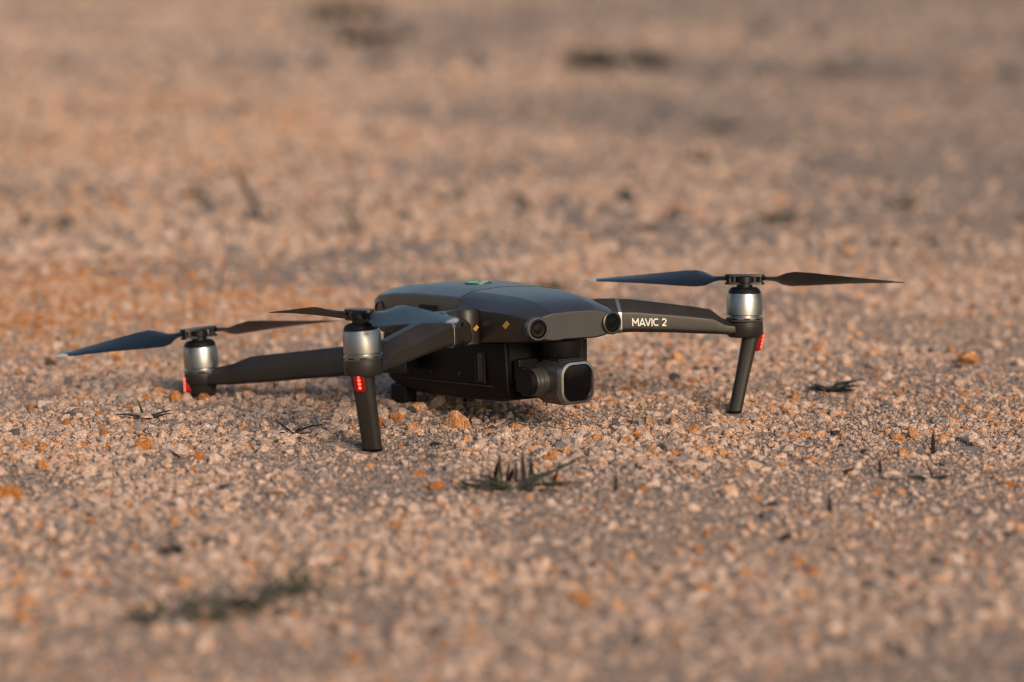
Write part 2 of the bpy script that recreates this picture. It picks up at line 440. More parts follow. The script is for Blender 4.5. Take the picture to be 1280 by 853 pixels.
bat = Geo().loft([
    hull_sec([-61.7] * 3 + [-57.7, -54.7, -62.7, -66.7], [(32, 60), (38, 60.4), (42.4, 62), (43.0, 84.5), (41.8, 91.3), (26.0, 94.6), (0, 95.8)]),
    hull_sec(-85, [(33, 60), (39, 60.4), (43.0, 62), (43.6, 84.5), (42.8, 92.0), (28, 96.1), (0, 97.0)]),
    hull_sec(-115, [(33, 60), (39, 60.4), (43.0, 62), (43.4, 84.5), (42.6, 92.3), (29, 96.7), (0, 97.6)]),
    hull_sec(-145, [(33, 60), (38, 60.8), (42.2, 62.5), (42.4, 84), (41.6, 91.4), (29, 95.8), (0, 96.6)]),
    hull_sec(-168, [(30, 61), (36, 62), (39.6, 64), (39.8, 82.5), (39, 89.4), (27.5, 93.4), (0, 94.2)]),
    hull_sec(-180, [(27, 62.5), (32, 64), (36, 66), (36, 80), (35.4, 86.0), (25, 89.8), (0, 90.6)]),
    hull_sec(-186, [(22, 66), (27, 67), (30, 69), (30, 78), (29.4, 82.5), (21, 85.6), (0, 86.2)]),
]).make('battery', [M_SHELL], drone, angle=180)
crease(bat, 13, (4, 8), True, .9)
# latch on the battery's side, dark side lens near the rear corner, power button with green light
Geo().box((-93, -43.6, 82), (24, 1.6, 6.0)).make('latch', [M_DARK], bat, bevel=.5)
Geo().box((-93, 43.6, 82), (24, 1.6, 6.0)).make('latch', [M_DARK], bat, bevel=.5)
for s in (-1, 1):
    Geo().lathe([(8.5, -1.5), (8.5, .9), (7.6, 1.3), (7.0, .5), (0.1, .5)], (-166, s * 39.7, 77), (-.16, s, .02)).make('rear_side_sensor', [M_GLOSS], bat)
btn = Geo().lathe([(9.6, -1), (9.6, .5), (8.6, .7), (8.0, .35), (.1, .35)], (-97, 0, 97.3), (0, 0, 1)).make('power_button', [M_SATIN], bat)
g = Geo()
for k in range(4):
    a = [(-97 + r * math.cos(R(90 * k + d)), r * math.sin(R(90 * k + d))) for r, ds in ((4.2, range(-38, 39, 12)), (7.2, range(38, -39, -12))) for d in ds]
    g.loft([[(p, q, 97.4) for p, q in a], [(p, q, 98.0) for p, q in a]])
g.make('indicator_light', [M_GREEN], bat)

# forward sensors in the nose corners
for s in (-1, 1):
    c = (22.8, s * 30, 72)
    Geo().lathe([(8.0, -4), (8.0, .7), (7.3, 1.2), (6.6, 1.2), (6.3, .2), (.1, .2)], c, (1, s * .10, 0)).make('sensor_bezel', [M_SHELL], nose)
    Geo().lathe([(6.25, .1), (6.25, .8), (5.6, .9), (5.2, .4), (3.3, .35), (3.1, .75), (2.4, .8), (2.2, .45), (.1, .5)], c, (1, s * .10, 0)).make('sensor_lens', [M_LENS], nose)
def diamond(c, n, r, par):  # thin yellow rhombus, slightly proud of its surface
    n = Vector(n).normalized(); t = Vector((0, 0, 1)); u = t.cross(n).normalized(); c = Vector(c)
    q = [c + u * r * 1.25 + t * r * .25, c + t * r + u * r * .2, c - u * r * 1.25 - t * r * .25, c - t * r - u * r * .2]
    Geo().loft([[tuple(p - n * .3) for p in q], [tuple(p + n * .35) for p in q]]).make('diamond_mark', [M_YELLOW], par, smooth=False)
diamond((-2, -38.9, 74.2), (.15, -1, .03), 2.7, nose)
diamond((-2, 38.9, 74.2), (.15, 1, .03), 3.3, nose)

# ---- lower body
def belly_sec(x, hw, zb, r=6):
    zt = 61.5
    half = [(hw - r, zb), (hw - r * .3, zb + r * .3), (hw, zb + r), (hw + 1.5, zt)]
    return [(x, -y, z) for y, z in half] + [(x, y, z) for y, z in half[::-1]]
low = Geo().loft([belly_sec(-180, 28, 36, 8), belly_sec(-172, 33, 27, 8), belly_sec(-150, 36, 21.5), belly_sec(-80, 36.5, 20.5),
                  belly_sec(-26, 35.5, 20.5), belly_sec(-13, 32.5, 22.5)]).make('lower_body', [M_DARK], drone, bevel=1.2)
for s in (-1, 1):
    Geo().box((-154, s * 30, 19.5), (19, 11, 13)).make('belly_foot', [M_BLACK], low, bevel=1.5)
    fr = Geo()
    for (cx, cz, dx, dz) in ((-44.2, 44, 1.4, 20), (-33.8, 44, 1.4, 20), (-39, 54.2, 12, 1.4), (-39, 33.8, 12, 1.4)):
        fr.box((cx, s * 37.6, cz), (dx, 1.6, dz))
    fr.make('side_recess_frame', [M_DARK], low)
    Geo().box((-39, s * 37.2, 44), (9.4, .8, 19.4)).make('side_recess_window', [M_GLOSS], low)
    for k in range(7):
        Geo().box((-128 + k * 3.2, s * 36.6, 44), (1.5, 1.6, 9)).make('vent_slat', [M_BLACK], low)
for s in (-1, 1):                                              # parting line between lower shell and belly tray, two screws
    Geo().box((-85, s * 37.35, 31.5), (126, .5, .7)).make('parting_line', [M_BLADE], low)
    for sx in (-66, -104): Geo().lathe([(1.7, -.5), (1.7, .2), (1.2, .25), (1.0, -.1), (.1, -.1)], (sx, s * 37.3, 38), (0, s, 0), n=14).make('screw', [M_BLADE], low)
Geo().box((-12.6, 0, 44), (1.6, 62, 34)).make('gimbal_bay_shade', [M_BLACK], low)  # black slab standing in for the shade inside the gimbal cavity

# ---- gimbal camera
gim = bpy.data.objects.new('gimbal_camera', None); COL.objects.link(gim); gim.parent = drone
gim.location = (6 * MM, -3 * MM, 34.5 * MM); gim.rotation_euler = (0, R(2), R(6))
def rrect(w, h, r, n=6):
    pts = []
    for cx, cy, a0 in ((w - r, h - r, 0), (-w + r, h - r, 90), (-w + r, -h + r, 180), (w - r, -h + r, 270)):
        for k in range(n + 1):
            a = R(a0 + 90 * k / n); pts.append((cx + r * math.cos(a), cy + r * math.sin(a)))
    return pts
def face_sec(x, w, h, r): return [(x, a, b) for a, b in rrect(w, h, r)]
Geo().loft([face_sec(-15, 9, 8, 5), face_sec(-13, 12.5, 12, 6.5), face_sec(-4, 14.8, 14.8, 7.6), face_sec(12, 15.2, 15.2, 8.0), face_sec(16, 14.8, 14.8, 8.2)]).make('housing', [M_SATIN], gim)
Geo().loft([face_sec(15.6, 14.9, 14.7, 8.2), face_sec(18.4, 14.7, 14.5, 8.6), face_sec(19.6, 14.2, 14.0, 8.5), face_sec(19.9, 12.6, 12.4, 7.8), face_sec(18.2, 12.1, 11.9, 7.5)], cap=True).make('lens_frame', [M_FRAME], gim)
Geo().loft([face_sec(17.9, 12.4, 12.2, 7.7), face_sec(18.9, 12.1, 11.9, 7.5), face_sec(19.1, 11.2, 11.0, 6.9)]).make('lens_window', [M_GLASS], gim)
Geo().loft([[(x, y, 15.1 + dz) for x, y in ((-9, -9), (13, -10.5), (13, 10.5), (-9, 9))] for dz in (-2.5, 1.2)]).make('housing_top_plate', [M_GLOSS], gim, bevel=.8)
Geo().lathe([(9.6, 12), (9.6, 19), (8.9, 19.4), (8.9, 20.4), (9.4, 20.8), (9.4, 22.4), (8.7, 22.8), (8.7, 24), (9.3, 24.4), (9.3, 25.2), (8.9, 25.6), (.1, 25.7)], (-1, 0, .5), (0, -1, 0)).make('tilt_motor', [M_SATIN], gim)
Geo().lathe([(9.2, 25.4), (9.2, 28.6), (8.4, 29.4), (.1, 29.5)], (-1, 0, .5), (0, -1, 0)).make('tilt_motor_cap', [M_DARK], gim)
Geo().lathe([(6, 13), (6, 18), (5, 19), (.1, 19)], (-1, 0, .5), (0, 1, 0)).make('tilt_bearing', [M_SATIN], gim)
Geo().box((-10, -24.5, 2), (9, 5, 17)).box((-14, -12, 8), (6, 28, 15)).make('roll_bracket', [M_DARK], gim, bevel=1.5)
Geo().lathe([(12, 0), (14, 3), (15, 12), (19, 14.5)], (0, 2, 15.5)).make('gimbal_mount', [M_BLACK], gim)

# ---- arms
def arm_secs(A, B, stations, fwd):
    """stations: (s, half thickness, bottom, top) from root A to tip B; fwd = which side carries the flat face"""
    a = Vector((B[0] - A[0], B[1] - A[1], 0)).normalized(); n = Vector((a.y, -a.x, 0))
    if n.dot(Vector(fwd)) < 0: n = -n
    L = math.hypot(B[0] - A[0], B[1] - A[1]); out = []
    for s, h, zb, zt in stations:
        c = Vector((A[0], A[1], 0)) + a * (s * L); H = zt - zb
        prof = [(-h, zb + .12 * H), (-h * .8, zb), (h * .7, zb), (h * .97, zb + .10 * H), (h, zb + .22 * H), (h * .97, zb + .60 * H), (h * .80, zb + .70 * H), (h * .15, zt), (-h * .7, zt), (-h, zt - .2 * H)]
        out.append([tuple(c + n * p + Vector((0, 0, z))) for p, z in prof])
    return out, a, n, L

def front_arm(side, M, dz):
    A = (-40, side * 48); dz0 = dz; dz = dz - 2.2
    st = [(.02, 9.5, 60.4, 83.6), (.12, 10, 60.6, 84.2), (.30, 9.6, 60.2, 82.8), (.55, 8.8, 58.6 + dz * .6, 78.4 + dz * .7), (.72, 8.4, 57.0 + dz, 75.2 + dz), (.79, 8.3, 56.4 + dz, 73.4 + dz), (.85, 8.5, 55.8 + dz, 67.6 + dz), (.88, 8.6, 55.4 + dz, 65.8 + dz), (.97, 8.8, 54.8 + dz, 64.4 + dz)]
    secs, a, n, L = arm_secs(A, M, st, (1, 0, 0))
    g = Geo().loft(secs)
    o = g.make('front_arm', [M_ARM], drone, bevel=.8)
    Geo().lathe([(8, 59.8), (9.4, 60.8), (9.8, 70), (9.6, 81.5), (8.4, 84.2), (.1, 84.5)], (A[0] + 1, A[1], 0)).make('arm_hinge', [M_ARM], o)
    # silver band round the arm close to the hinge
    bs, *_ = arm_secs(A, M, [(.200, 10.25, 60.0, 84.2), (.224, 10.2, 59.9, 84.0)], (1, 0, 0))
    Geo().loft(bs).make('hinge_band', [M_SILVER], o, bevel=.3)
    for zc in (66, 78):
        q = Vector((A[0], A[1], 0)) + a * (.135 * L) + n * 9.9
        Geo().lathe([(1.5, -.4), (1.5, .15), (1.1, .2), (.9, -.1), (.1, -.1)], (q.x, q.y, zc - 3), (n.x, n.y, 0), n=14).make('screw', [M_BLACK], o)
    # pod below the motor
    Geo().lathe([(8.5, 52.6 + dz), (11.6, 53.2 + dz), (12.7, 55 + dz), (12.9, 61 + dz), (12.8, 63.5 + dz), (.1, 63.6 + dz)], (M[0], M[1], 0)).make('motor_pod', [M_ARM], o)
    # landing leg: a flat oval, wide side turned outward and forward
    ln = Vector((.62, side * .78, 0)).normalized(); lw = Vector((-ln.y, ln.x, 0))
    top = Vector((M[0] + 1.5, M[1] + (5.0 if side > 0 else -2.5), 57 + dz)); bot = Vector((M[0] - 3.0, M[1] - (9.0 if side > 0 else -6.2), -1.0))
    def leg_sec(t, w, d):
        c = top.lerp(bot, t); return [tuple(c + lw * p + ln * q) for p, q in rrect(w, d, min(w, d) * .72, 4)]
    Geo().loft([leg_sec(0, 7.6, 6.2), leg_sec(.2, 7.0, 5.7), leg_sec(.5, 6.5, 5.0), leg_sec(.97, 6.2, 4.8)]).make('landing_leg', [M_ARM], o, angle=60)
    Geo().loft([leg_sec(.968, 6.4, 5.0), leg_sec(.99, 6.2, 4.8), leg_sec(1.0, 5.6, 4.2)]).make('rubber_foot', [M_BLACK], o, angle=60)
    # red position light on the outer face
    lc = top.lerp(bot, .14) + ln * 6.3
    up = (top - bot).normalized()
    ln = Vector((.80, side * .60, 0)).normalized(); lw = Vector((-ln.y, ln.x, 0)); lc = lc + Vector((0, side * (1.6 if side > 0 else .2), 0))
    lit = Geo().loft([[tuple(lc + lw * p + up * q + ln * e) for p, q in rrect(w, h, 2.2, 4)] for e, w, h in ((-1.5, 3.7, 6.9), (.6, 3.5, 6.6), (1.3, 2.7, 5.8))], mi=0)
    for k in (-1.5, -.5, .5, 1.5):
        cc = lc + up * (k * 2.6) + ln * 1.3
        lit.loft([[tuple(cc + lw * p + up * q + ln * e) for p, q in rrect(w, w, .9, 3)] for e, w in ((-.2, 1.05), (.35, .95))], mi=1)
    lit.make('position_light', [M_RED, M_REDHOT], o)
    return o, A, a, n, L

FL, FR = (0, 158.5), (0, -151.5)
arm_l, A, a, n, L = front_arm(1, FL, 1.5)
arm_r, *_ = front_arm(-1, FR, -1.5)
diamond((-29.4, -45.6, 71.5), (.97, .22, 0), 2.2, arm_r)
# lettering on the front face of the left arm
def arc(cx, cy, rx, ry, a0, a1, n=12): return [(cx + rx * math.cos(R(a0 + (a1 - a0) * k / n)), cy + ry * math.sin(R(a0 + (a1 - a0) * k / n))) for k in range(n + 1)]
STROKES = [[(.09, 0), (.09, 1)], [(.09, .94), (.50, .34)], [(.50, .34), (.91, .94)], [(.91, 0), (.91, 1)],                    # M
           [(1.10, 0), (1.50, .98)], [(1.50, .98), (1.90, 0)], [(1.24, .26), (1.76, .26)],                                   # A
           [(1.96, 1), (2.34, .02)], [(2.34, .02), (2.72, 1)], [(2.92, 0), (2.92, 1)],                                      # V I
           arc(3.58, .5, .42, .41, 52, 308, 18), arc(4.72, .66, .27, .26, 165, -38, 12) + [(4.45, .09)], [(4.42, .09), (5.03, .09)]]  # C 2
TXT_S0, TXT_LEN, TXT_H, TXT_Z = .284, 25.0, 5.5, 67.4
c0 = Vector((A[0], A[1], 0)) + a * (TXT_S0 * L) + n * 9.62
def txt(x, y, e):
    q = x / 5.1; p = c0 + a * (q * TXT_LEN) - n * (q * TXT_LEN / L * 3.2) + n * e
    return (p.x, p.y, TXT_Z + (y - .5) * TXT_H - .055 * q * TXT_LEN)
tg = Geo()
for k, st in enumerate(STROKES):
    e0, e1, hw = -.3, .22 + .012 * k, .080
    sec = []
    for i, p in enumerate(st):
        q0, q1 = st[max(0, i - 1)], st[min(len(st) - 1, i + 1)]
        dx, dy = q1[0] - q0[0], q1[1] - q0[1]; m_ = math.hypot(dx, dy); px, py = -dy / m_ * hw, dx / m_ * hw
        sec.append([txt(p[0] + px, p[1] + py, e0), txt(p[0] - px, p[1] - py, e0), txt(p[0] - px, p[1] - py, e1), txt(p[0] + px, p[1] + py, e1)])
    tg.loft(sec)
tg.make('lettering', [M_WHITE], arm_l, smooth=False)

def rear_arm(side):
    A = (-118, side * 44); M = (-268, side * 131)
    st = [(.0, 8.5, 37, 58), (.15, 8.8, 36.5, 57.5), (.45, 8.4, 32.6, 52.6), (.66, 8.0, 29.6, 49.0), (.76, 7.8, 28.4, 47.4), (.84, 8.0, 27.6, 42.5), (.96, 8.6, 27, 38.6)]
    secs, a, n, L = arm_secs(A, M, st, (.5, side * .87, 0))
    o = Geo().loft(secs).make('rear_arm', [M_ARM], drone, bevel=.8)
    Geo().lathe([(8.5, 27.0), (11.8, 28), (12.8, 30), (12.9, 35), (12.7, 36.9), (.1, 37)], (M[0], M[1], 0)).make('motor_pod', [M_ARM], o)
    Geo().lathe([(6.5, 17.6), (8.6, 18.6), (9.6, 24), (11.2, 28.5)], (M[0], M[1], 0)).make('landing_foot', [M_ARM], o)
    ln = Vector((-.30, side * .95, 0)).normalized(); lw = Vector((-ln.y, ln.x, 0)); lc = Vector((M[0], M[1], 27.5)) + ln * 11.6
    lit = Geo().loft([[tuple(lc + lw * p + Vector((0, 0, q)) + ln * e) for p, q in rrect(w, h, 2.2, 4)] for e, w, h in ((-3, 3.2, 6.2), (.6, 3.0, 6.0), (1.2, 2.4, 5.2))])
    for k in (-1.5, -.5, .5, 1.5):
        cc = lc + Vector((0, 0, k * 2.6)) + ln * 1.4
        lit.loft([[tuple(cc + lw * p + Vector((0, 0, q)) + ln * e) for p, q in rrect(w, w, .9, 3)] for e, w in ((-.2, 1.05), (.4, .95))], mi=1)
    lit.make('position_light', [M_RED, M_REDHOT], o)
    return M
RRm = rear_arm(-1); RLm = rear_arm(1)

# ---- motors and propellers
bell = Geo().lathe([(11.9, 1.0), (12.5, 1.4), (12.55, 3), (12.55, 13.2), (12.2, 14.2), (11.9, 16.2), (11.2, 16.8), (10.8, 16.9)], n=56)
cap_ = Geo().lathe([(11.3, 16.5), (11.5, 17.1), (10.8, 18.8), (9.6, 20.2), (8.2, 20.8), (.1, 20.9)], n=40)
ring = Geo().lathe([(12.7, -3.2), (12.95, -2.9), (12.95, -.3), (12.6, 0), (10.4, 0), (10.2, 1.4)], n=56, mi=0)
for k in range(9):                                             # dark slots cut in the silver ring
    a0 = 2 * math.pi * k / 9
    pts = [(a0 + R(d)) for d in range(0, 22, 3)]
    ring.loft([[(r * math.cos(t), r * math.sin(t), z) for r, z in ((12.7, -1.9), (13.05, -1.9), (13.05, -1.0), (12.7, -1.0))] for t in pts], mi=1)

BLADE_R = 112.0
def blade_geo(sgn):
    """blade along +X; sgn = +1: the +Y edge is the lower one"""
    st = [(12.5, 3.2, 3.2, 3.4, 0), (17, 3.8, 3.6, 2.8, 8), (22, 7.0, 6.2, 2.2, 16), (28, 11.6, 11.2, 1.9, 23), (34, 12.8, 13.6, 1.7, 24.5), (44, 12.4, 13.2, 1.6, 23), (58, 11.0, 11.6, 1.4, 20),
          (74, 9.0, 9.6, 1.2, 16.5), (90, 7.0, 7.4, 1.0, 13), (100, 5.6, 5.8, .9, 11), (104, 4.6, 5.0, .9, 9.5), (109, 2.2, 4.4, .8, 9), (112, -1.2, 3.4, .6, 9)]
    g = Geo(); secs = []
    for r, le, te, th, pit in st:
        p = []
        for c, t in ((le, 0), (le * .6, .5), (0, .62), (-te * .6, .35), (-te, 0), (-te * .6, -.18), (0, -.3), (le * .6, -.35)):
            cc = c * math.cos(R(pit)); zz = -sgn * c * math.sin(R(pit)) + t * th
            p.append((r, cc * 1.0, zz + .6 - .0002 * r * r))
        secs.append(p)
    g.loft(secs[:11], mi=0); g.loft(secs[10:], mi=1)
    return g
blades = {}
def blade_mesh(s):
    if s not in blades:
        o = blade_geo(s).make('propeller_blade', [M_BLADE, M_TIP], drone, angle=50); blades[s] = o.data; bpy.data.objects.remove(o)
    return blades[s]
hub = Geo()
hub.lathe([(5.6, 19.5), (5.6, 23.5), (6.6, 24), (6.6, 28), (5.8, 28.6), (.1, 28.7)], n=28)
for zc, th in ((23.4, 1.6), (29.0, 1.7)):
    pts = [(p, q) for p, q in rrect(14, 4.6, 3.8, 5)]
    hub.loft([[(p, q, zc - th / 2) for p, q in pts], [(p * .985, q * .95, zc + th / 2) for p, q in pts]])
for s in (-1, 1):
    hub.lathe([(2.4, 23.6), (2.4, 28.8)], (s * 10.6, 0, 0), n=14); hub.box((s * 7.6, 2.6, 26.2), (1.2, 1.4, 5)); hub.box((s * 7.6, -2.6, 26.2), (1.2, 1.4, 5))
shared = {}
def inst(name, geo, mats, parent, key):
    if key in shared:
        o = bpy.data.objects.new(name, shared[key]); COL.objects.link(o); o.parent = parent; return o
    o = geo.make(name, mats, parent, angle=40); shared[key] = o.data; return o

def motor(M, z0, cant, spin, dirs):
    """z0 = lower rim of the bell; dirs = per blade (world heading from +X, tip lift in degrees); spin = which blade edge is low"""
    m = inst('motor', bell, [M_SILVER], drone, 'bell')
    m.location = (M[0] * MM, M[1] * MM, z0 * MM); m.rotation_euler = (R(cant), 0, 0)
    c = inst('motor_cap', cap_, [M_BLACK], m, 'cap'); r = inst('motor_ring', ring, [M_SILVER, M_BLACK], m, 'ring')
    h = inst('propeller_hub', hub, [M_HUB], drone, 'hub')
    h.location = m.location; h.rotation_euler = m.rotation_euler
    hd = (dirs[0][0] + 57.1) - (0)
    h.rotation_euler = (Matrix.Rotation(R(cant), 3, 'X') @ Matrix.Rotation(R(hd), 3, 'Z')).to_euler()
    for wd, lift in dirs:
        b = bpy.data.objects.new('propeller_blade', blade_mesh(spin)); COL.objects.link(b); b.parent = h
        rel = R(wd - dirs[0][0])
        q = Matrix.Rotation(rel, 4, 'Z')
        b.matrix_local = Matrix.Translation((0, 0, 26.0 * MM)) @ q @ Matrix.Rotation(R(-lift), 4, 'Y')
    return m
#       position, rim, cant about X (outward), low edge, blades (heading: 0 = picture right, 90 = away)
motor(FL, 66.2, -2.7, 1, [(180, .6), (0, 0)])
motor(FR, 63.0, 2.7, -1, [(126, 0), (-54, .8)])
motor(RRm, 38.6, 2.7, 1, [(211, -1.0), (27, -1.0)])
motor(RLm, 38.6, -2.7, -1, [(4, -1.0), (128, -3.0)])

# ------------------------------------------------------------------ standout stones lying on the ground
SMOOTH = []
def thing(o, label, cat, group=None):
    o['label'] = label; o['category'] = cat
    if group: o['group'] = group
    return o
def lone_stone(u, v, w_px, tint, label, k, name='stone', cat='stone', scale=(1, 1, 1), rot=None, sink=.45):
    x, y = spot(u, v); px = F_PX / math.hypot(y, CAM_H)
    return thing(put_stone(name, x, y, w_px / px / 2, tint, BIG[k % len(BIG)], rot, sink, None, scale), label, cat)
lone_stone(179, 566, 29, .95, 'bright orange stone on bare sand left of the near landing leg', 0, scale=(1, .9, 1.0), sink=.75)
lone_stone(226, 572, 30, .56, 'pale peach wedge of stone just right of the bright orange stone', 3, scale=(1, .9, .8))
lone_stone(497, 527, 24, .86, 'orange stone just right of the near landing leg', 2, sink=.6)
lone_stone(572, 536, 42, .80, 'large rough tan stone in front of the drone belly', 5, scale=(1, .9, .9), sink=.4)
lone_stone(547, 510, 24, .58, 'round pinkish stone at the edge of the belly shadow', 7, sink=.6)
lone_stone(525, 514, 28, .74, 'flat tan stone beside the round pinkish stone under the drone', 1, sink=.4)
lone_stone(1214, 556, 27, .60, 'pale rounded stone near the right edge of the picture', 7, sink=.55)
lone_stone(1141, 549, 20, .84, 'brown orange wedge stone standing upright left of the pale rounded stone', 9, scale=(.8, .8, 1.3), sink=.6)
lone_stone(1212, 459, 44, .87, 'blurred orange stone on the right, behind the far landing leg', 4, scale=(1, .9, .8))
lone_stone(1099, 462, 34, .30, 'dark brown clod behind the grass clump on the right', 6, scale=(1, .8, .5))
lone_stone(10, 622, 40, .93, 'orange stone cut off by the left edge of the picture', 8, scale=(1, .9, .9))
lone_stone(728, 760, 40, .90, 'blurred orange stone in the foreground below the grass rosette', 10, scale=(1, .9, .8), sink=.5)
lone_stone(221, 500, 22, .90, 'orange stone in the red glow under the rear light', 11, sink=.4)
lone_stone(195, 493, 20, .86, 'small orange stone left of the rear propeller motor', 2, sink=.5)
lone_stone(82, 678, 26, .50, 'blurred whitish stone in the left foreground', 3, sink=.5)
lone_stone(1115, 598, 26, .56, 'flat whitish stone between the dark chips and the leaf sprig', 6, scale=(1, .8, .6), sink=.4)
lone_stone(845, 452, 30, .80, 'blurred orange stone below the lettered arm', 9, scale=(1, .9, .9))
lone_stone(795, 478, 16, .84, 'small orange stone right of the gimbal camera', 0, sink=.6)
for (u, v, w, lab, k) in [(1060, 593, 20, 'flat black chip of stone below the round dark pebble', 1), (1079, 573, 15, 'round dark grey pebble above the flat black chip', 7),
                       (1052, 566, 12, 'small black fleck left of the round dark pebble', 4), (655, 543, 12, 'black fleck of stone below the gimbal camera', 2),
                       (1045, 548, 26, 'dark lump of dry moss right of the far landing foot', 5), (938, 524, 12, 'black crumb at the far landing foot', 8),
                       (985, 669, 26, 'blurred black chip in the right foreground', 9), (966, 631, 20, 'black chip halfway between drone and foreground on the right', 3),
                       (1168, 707, 20, 'blurred dark chip near the bottom right corner', 6), (1037, 515, 14, 'dark chip between the grass clump and the dry moss', 10)]:
    lone_stone(u, v, w, random.uniform(.0, .03), lab, k, 'stone_chip', 'chip', (1, .8, .45), (.1, .1, random.uniform(0, 6)), .35)

# ------------------------------------------------------------------ plants
def leaf_mat(name, c1, c2):
    m, n, l, p = material(name)
    tc = n.new('ShaderNodeTexCoord'); z = n.new('ShaderNodeTexNoise'); z.inputs['Scale'].default_value = 220; z.inputs['Detail'].default_value = 4
    l.new(tc.outputs['Object'], z.inputs['Vector']); rp = ramp(n, [(.3, c1), (.7, c2)]); l.new(z.outputs['Fac'], rp.inputs[0])
    l.new(rp.outputs[0], p.inputs['Base Color']); p.inputs['Roughness'].default_value = .7; p.inputs['Specular IOR Level'].default_value = .15
    return m
M_GRASS = leaf_mat('grass_green', (.030, .036, .021), (.075, .080, .050))
M_DRY = leaf_mat('dry_stem', (.008, .005, .004), (.022, .014, .010))
M_MOSS = leaf_mat('dark_green_leaf', (.017, .021, .014), (.046, .052, .034))

def blade_part(verts, faces, p, az, elev, length, width, curl, thick=.0004, roll=0.0):
    """a tapered, bent, keeled grass blade"""
    n = 8; d = Vector((math.cos(az), math.sin(az), 0)); s = Vector((-d.y, d.x, 0)); b0 = len(verts)
    pos = Vector(p); e = elev
    for k in range(n + 1):
        t = k / n; w = width * .5 * (math.sin(math.pi * min(1, .22 + t * .78)) ** .7 if k < n else .03)
        dr = d * math.cos(e) + Vector((0, 0, math.sin(e))); up = d * -math.sin(e) + Vector((0, 0, math.cos(e)))
        sd = s * math.cos(roll) + up * math.sin(roll)
        verts += [pos - sd * w + up * w * .25, pos - up * thick, pos + sd * w + up * w * .25, pos + up * thick]
        pos = pos + dr * (length / n); e -= curl / n
    for k in range(n):
        for j in range(4):
            a = b0 + k * 4 + j; c = b0 + k * 4 + (j + 1) % 4; faces.append((a, c, c + 4, a + 4))
    faces.append((b0, b0 + 3, b0 + 2, b0 + 1)); e_ = b0 + n * 4; faces.append((e_, e_ + 1, e_ + 2, e_ + 3))
def plant(name, label, cat, u, v, blades, mat=M_GRASS, split=True, group=None):
    """blades: (dx, dy, az deg, elev deg, length, width, curl deg, part name); millimetres"""
    x, y = spot(u, v); root = bpy.data.objects.new(name, None); COL.objects.link(root)
    root.location = (x, y, float(ground_h(x, y)))
    thing(root, label, cat, group)
    if split:
        for dx, dy, az, el, ln, w, cu, nm in blades:
            V, F = [], []; blade_part(V, F, (dx * MM, dy * MM, .0012), R(az), R(el), ln * (.78 if nm == 'stem' and name == 'grass_rosette' else 1.0) * MM, w * (1.2 if name == 'grass_rosette' else 1.35) * MM, R(cu), .00035 if ln < 60 else .0006)
            me = bpy.data.meshes.new(nm); me.from_pydata(V, [], F); me.materials.append(M_DRY if nm == 'stem' else mat); link_mesh(nm, me, (), root)
    else:
        V, F = [], []
        for dx, dy, az, el, ln, w, cu, nm in blades:
            blade_part(V, F, (dx * MM, dy * MM, 0), R(az), R(el), ln * MM, w * MM, R(cu), .0008)
        me = bpy.data.meshes.new('foliage'); me.from_pydata(V, [], F); me.materials.append(mat); link_mesh('foliage', me, (), root)
    return root
rr = random.Random(5)
def rosette(n, ln, w, el=(5, 35), spread=4, cu=(10, 40), nm='leaf', azs=None):
    return [(rr.uniform(-spread, spread), rr.uniform(-spread, spread), (azs[k % len(azs)] + rr.uniform(-14, 14)) if azs else rr.uniform(0, 360), rr.uniform(*el), ln * rr.uniform(.55, 1.1), w * rr.uniform(.7, 1.15), rr.uniform(*cu), nm) for k in range(n)]

plant('grass_rosette', 'flat green grass rosette with dry sprigs in front of the drone', 'grass', 643, 614, [
    (4, 0, 12, 22, 46, 5.5, -6, 'leaf'), (-4, 0, 175, 14, 30, 5.5, 14, 'leaf'), (2, -6, -38, 6, 34, 5, 6, 'leaf'), (-10, -2, 190, 10, 24, 4.5, 12, 'leaf'),
    (0, -3, 205, 8, 20, 4.5, 6, 'leaf'), (6, 0, 5, 10, 26, 4.5, 10, 'leaf'), (-2, 3, 160, 24, 22, 4, 20, 'leaf'), (3, 3, 40, 20, 24, 4, 10, 'leaf'),
    (-8, 14, 110, 70, 24, 2.2, -10, 'stem'), (-5, 10, 60, 75, 20, 1.8, 10, 'stem'), (6, 16, 100, 68, 24, 2.6, 10, 'stem'), (9, 15, 70, 75, 26, 1.4, -14, 'stem'),
    (-9, 3, 95, 70, 11, 1.6, 8, 'leaf'), (-14, 4, 120, 72, 13, 1.6, 4, 'stem'), (24, 12, 50, 60, 14, 1.6, 0, 'stem'), (1, 15, 90, 78, 20, 1.6, 18, 'stem'), (-20, 2, 178, 12, 16, 4, 10, 'leaf'), (12, -2, -8, 12, 30, 4.5, 10, 'leaf'), (-6, -4, 230, 10, 14, 4, 6, 'leaf'), (-10, 5, 130, 30, 14, 3, 20, 'leaf'), (8, 6, 60, 34, 14, 3, 20, 'leaf'), (-12, 18, 80, 62, 18, 2.2, 20, 'stem'), (12, 19, 110, 60, 18, 1.8, -20, 'stem'), (-3, 20, 70, 50, 14, 2.2, 10, 'stem')])
plant('grass_sprig', 'dark green sprig with raised blade below the rear propeller', 'grass', 180, 528, [
    (0, 0, 172, 14, 20, 4, 16, 'leaf'), (0, 0, 120, 50, 15, 1.6, 0, 'leaf'), (2, 0, 10, 24, 18, 3.4, 16, 'leaf'), (6, -1, 25, 20, 12, 3.6, 16, 'leaf'), (0, -2, -40, 8, 9, 3, 6, 'leaf')], M_MOSS)
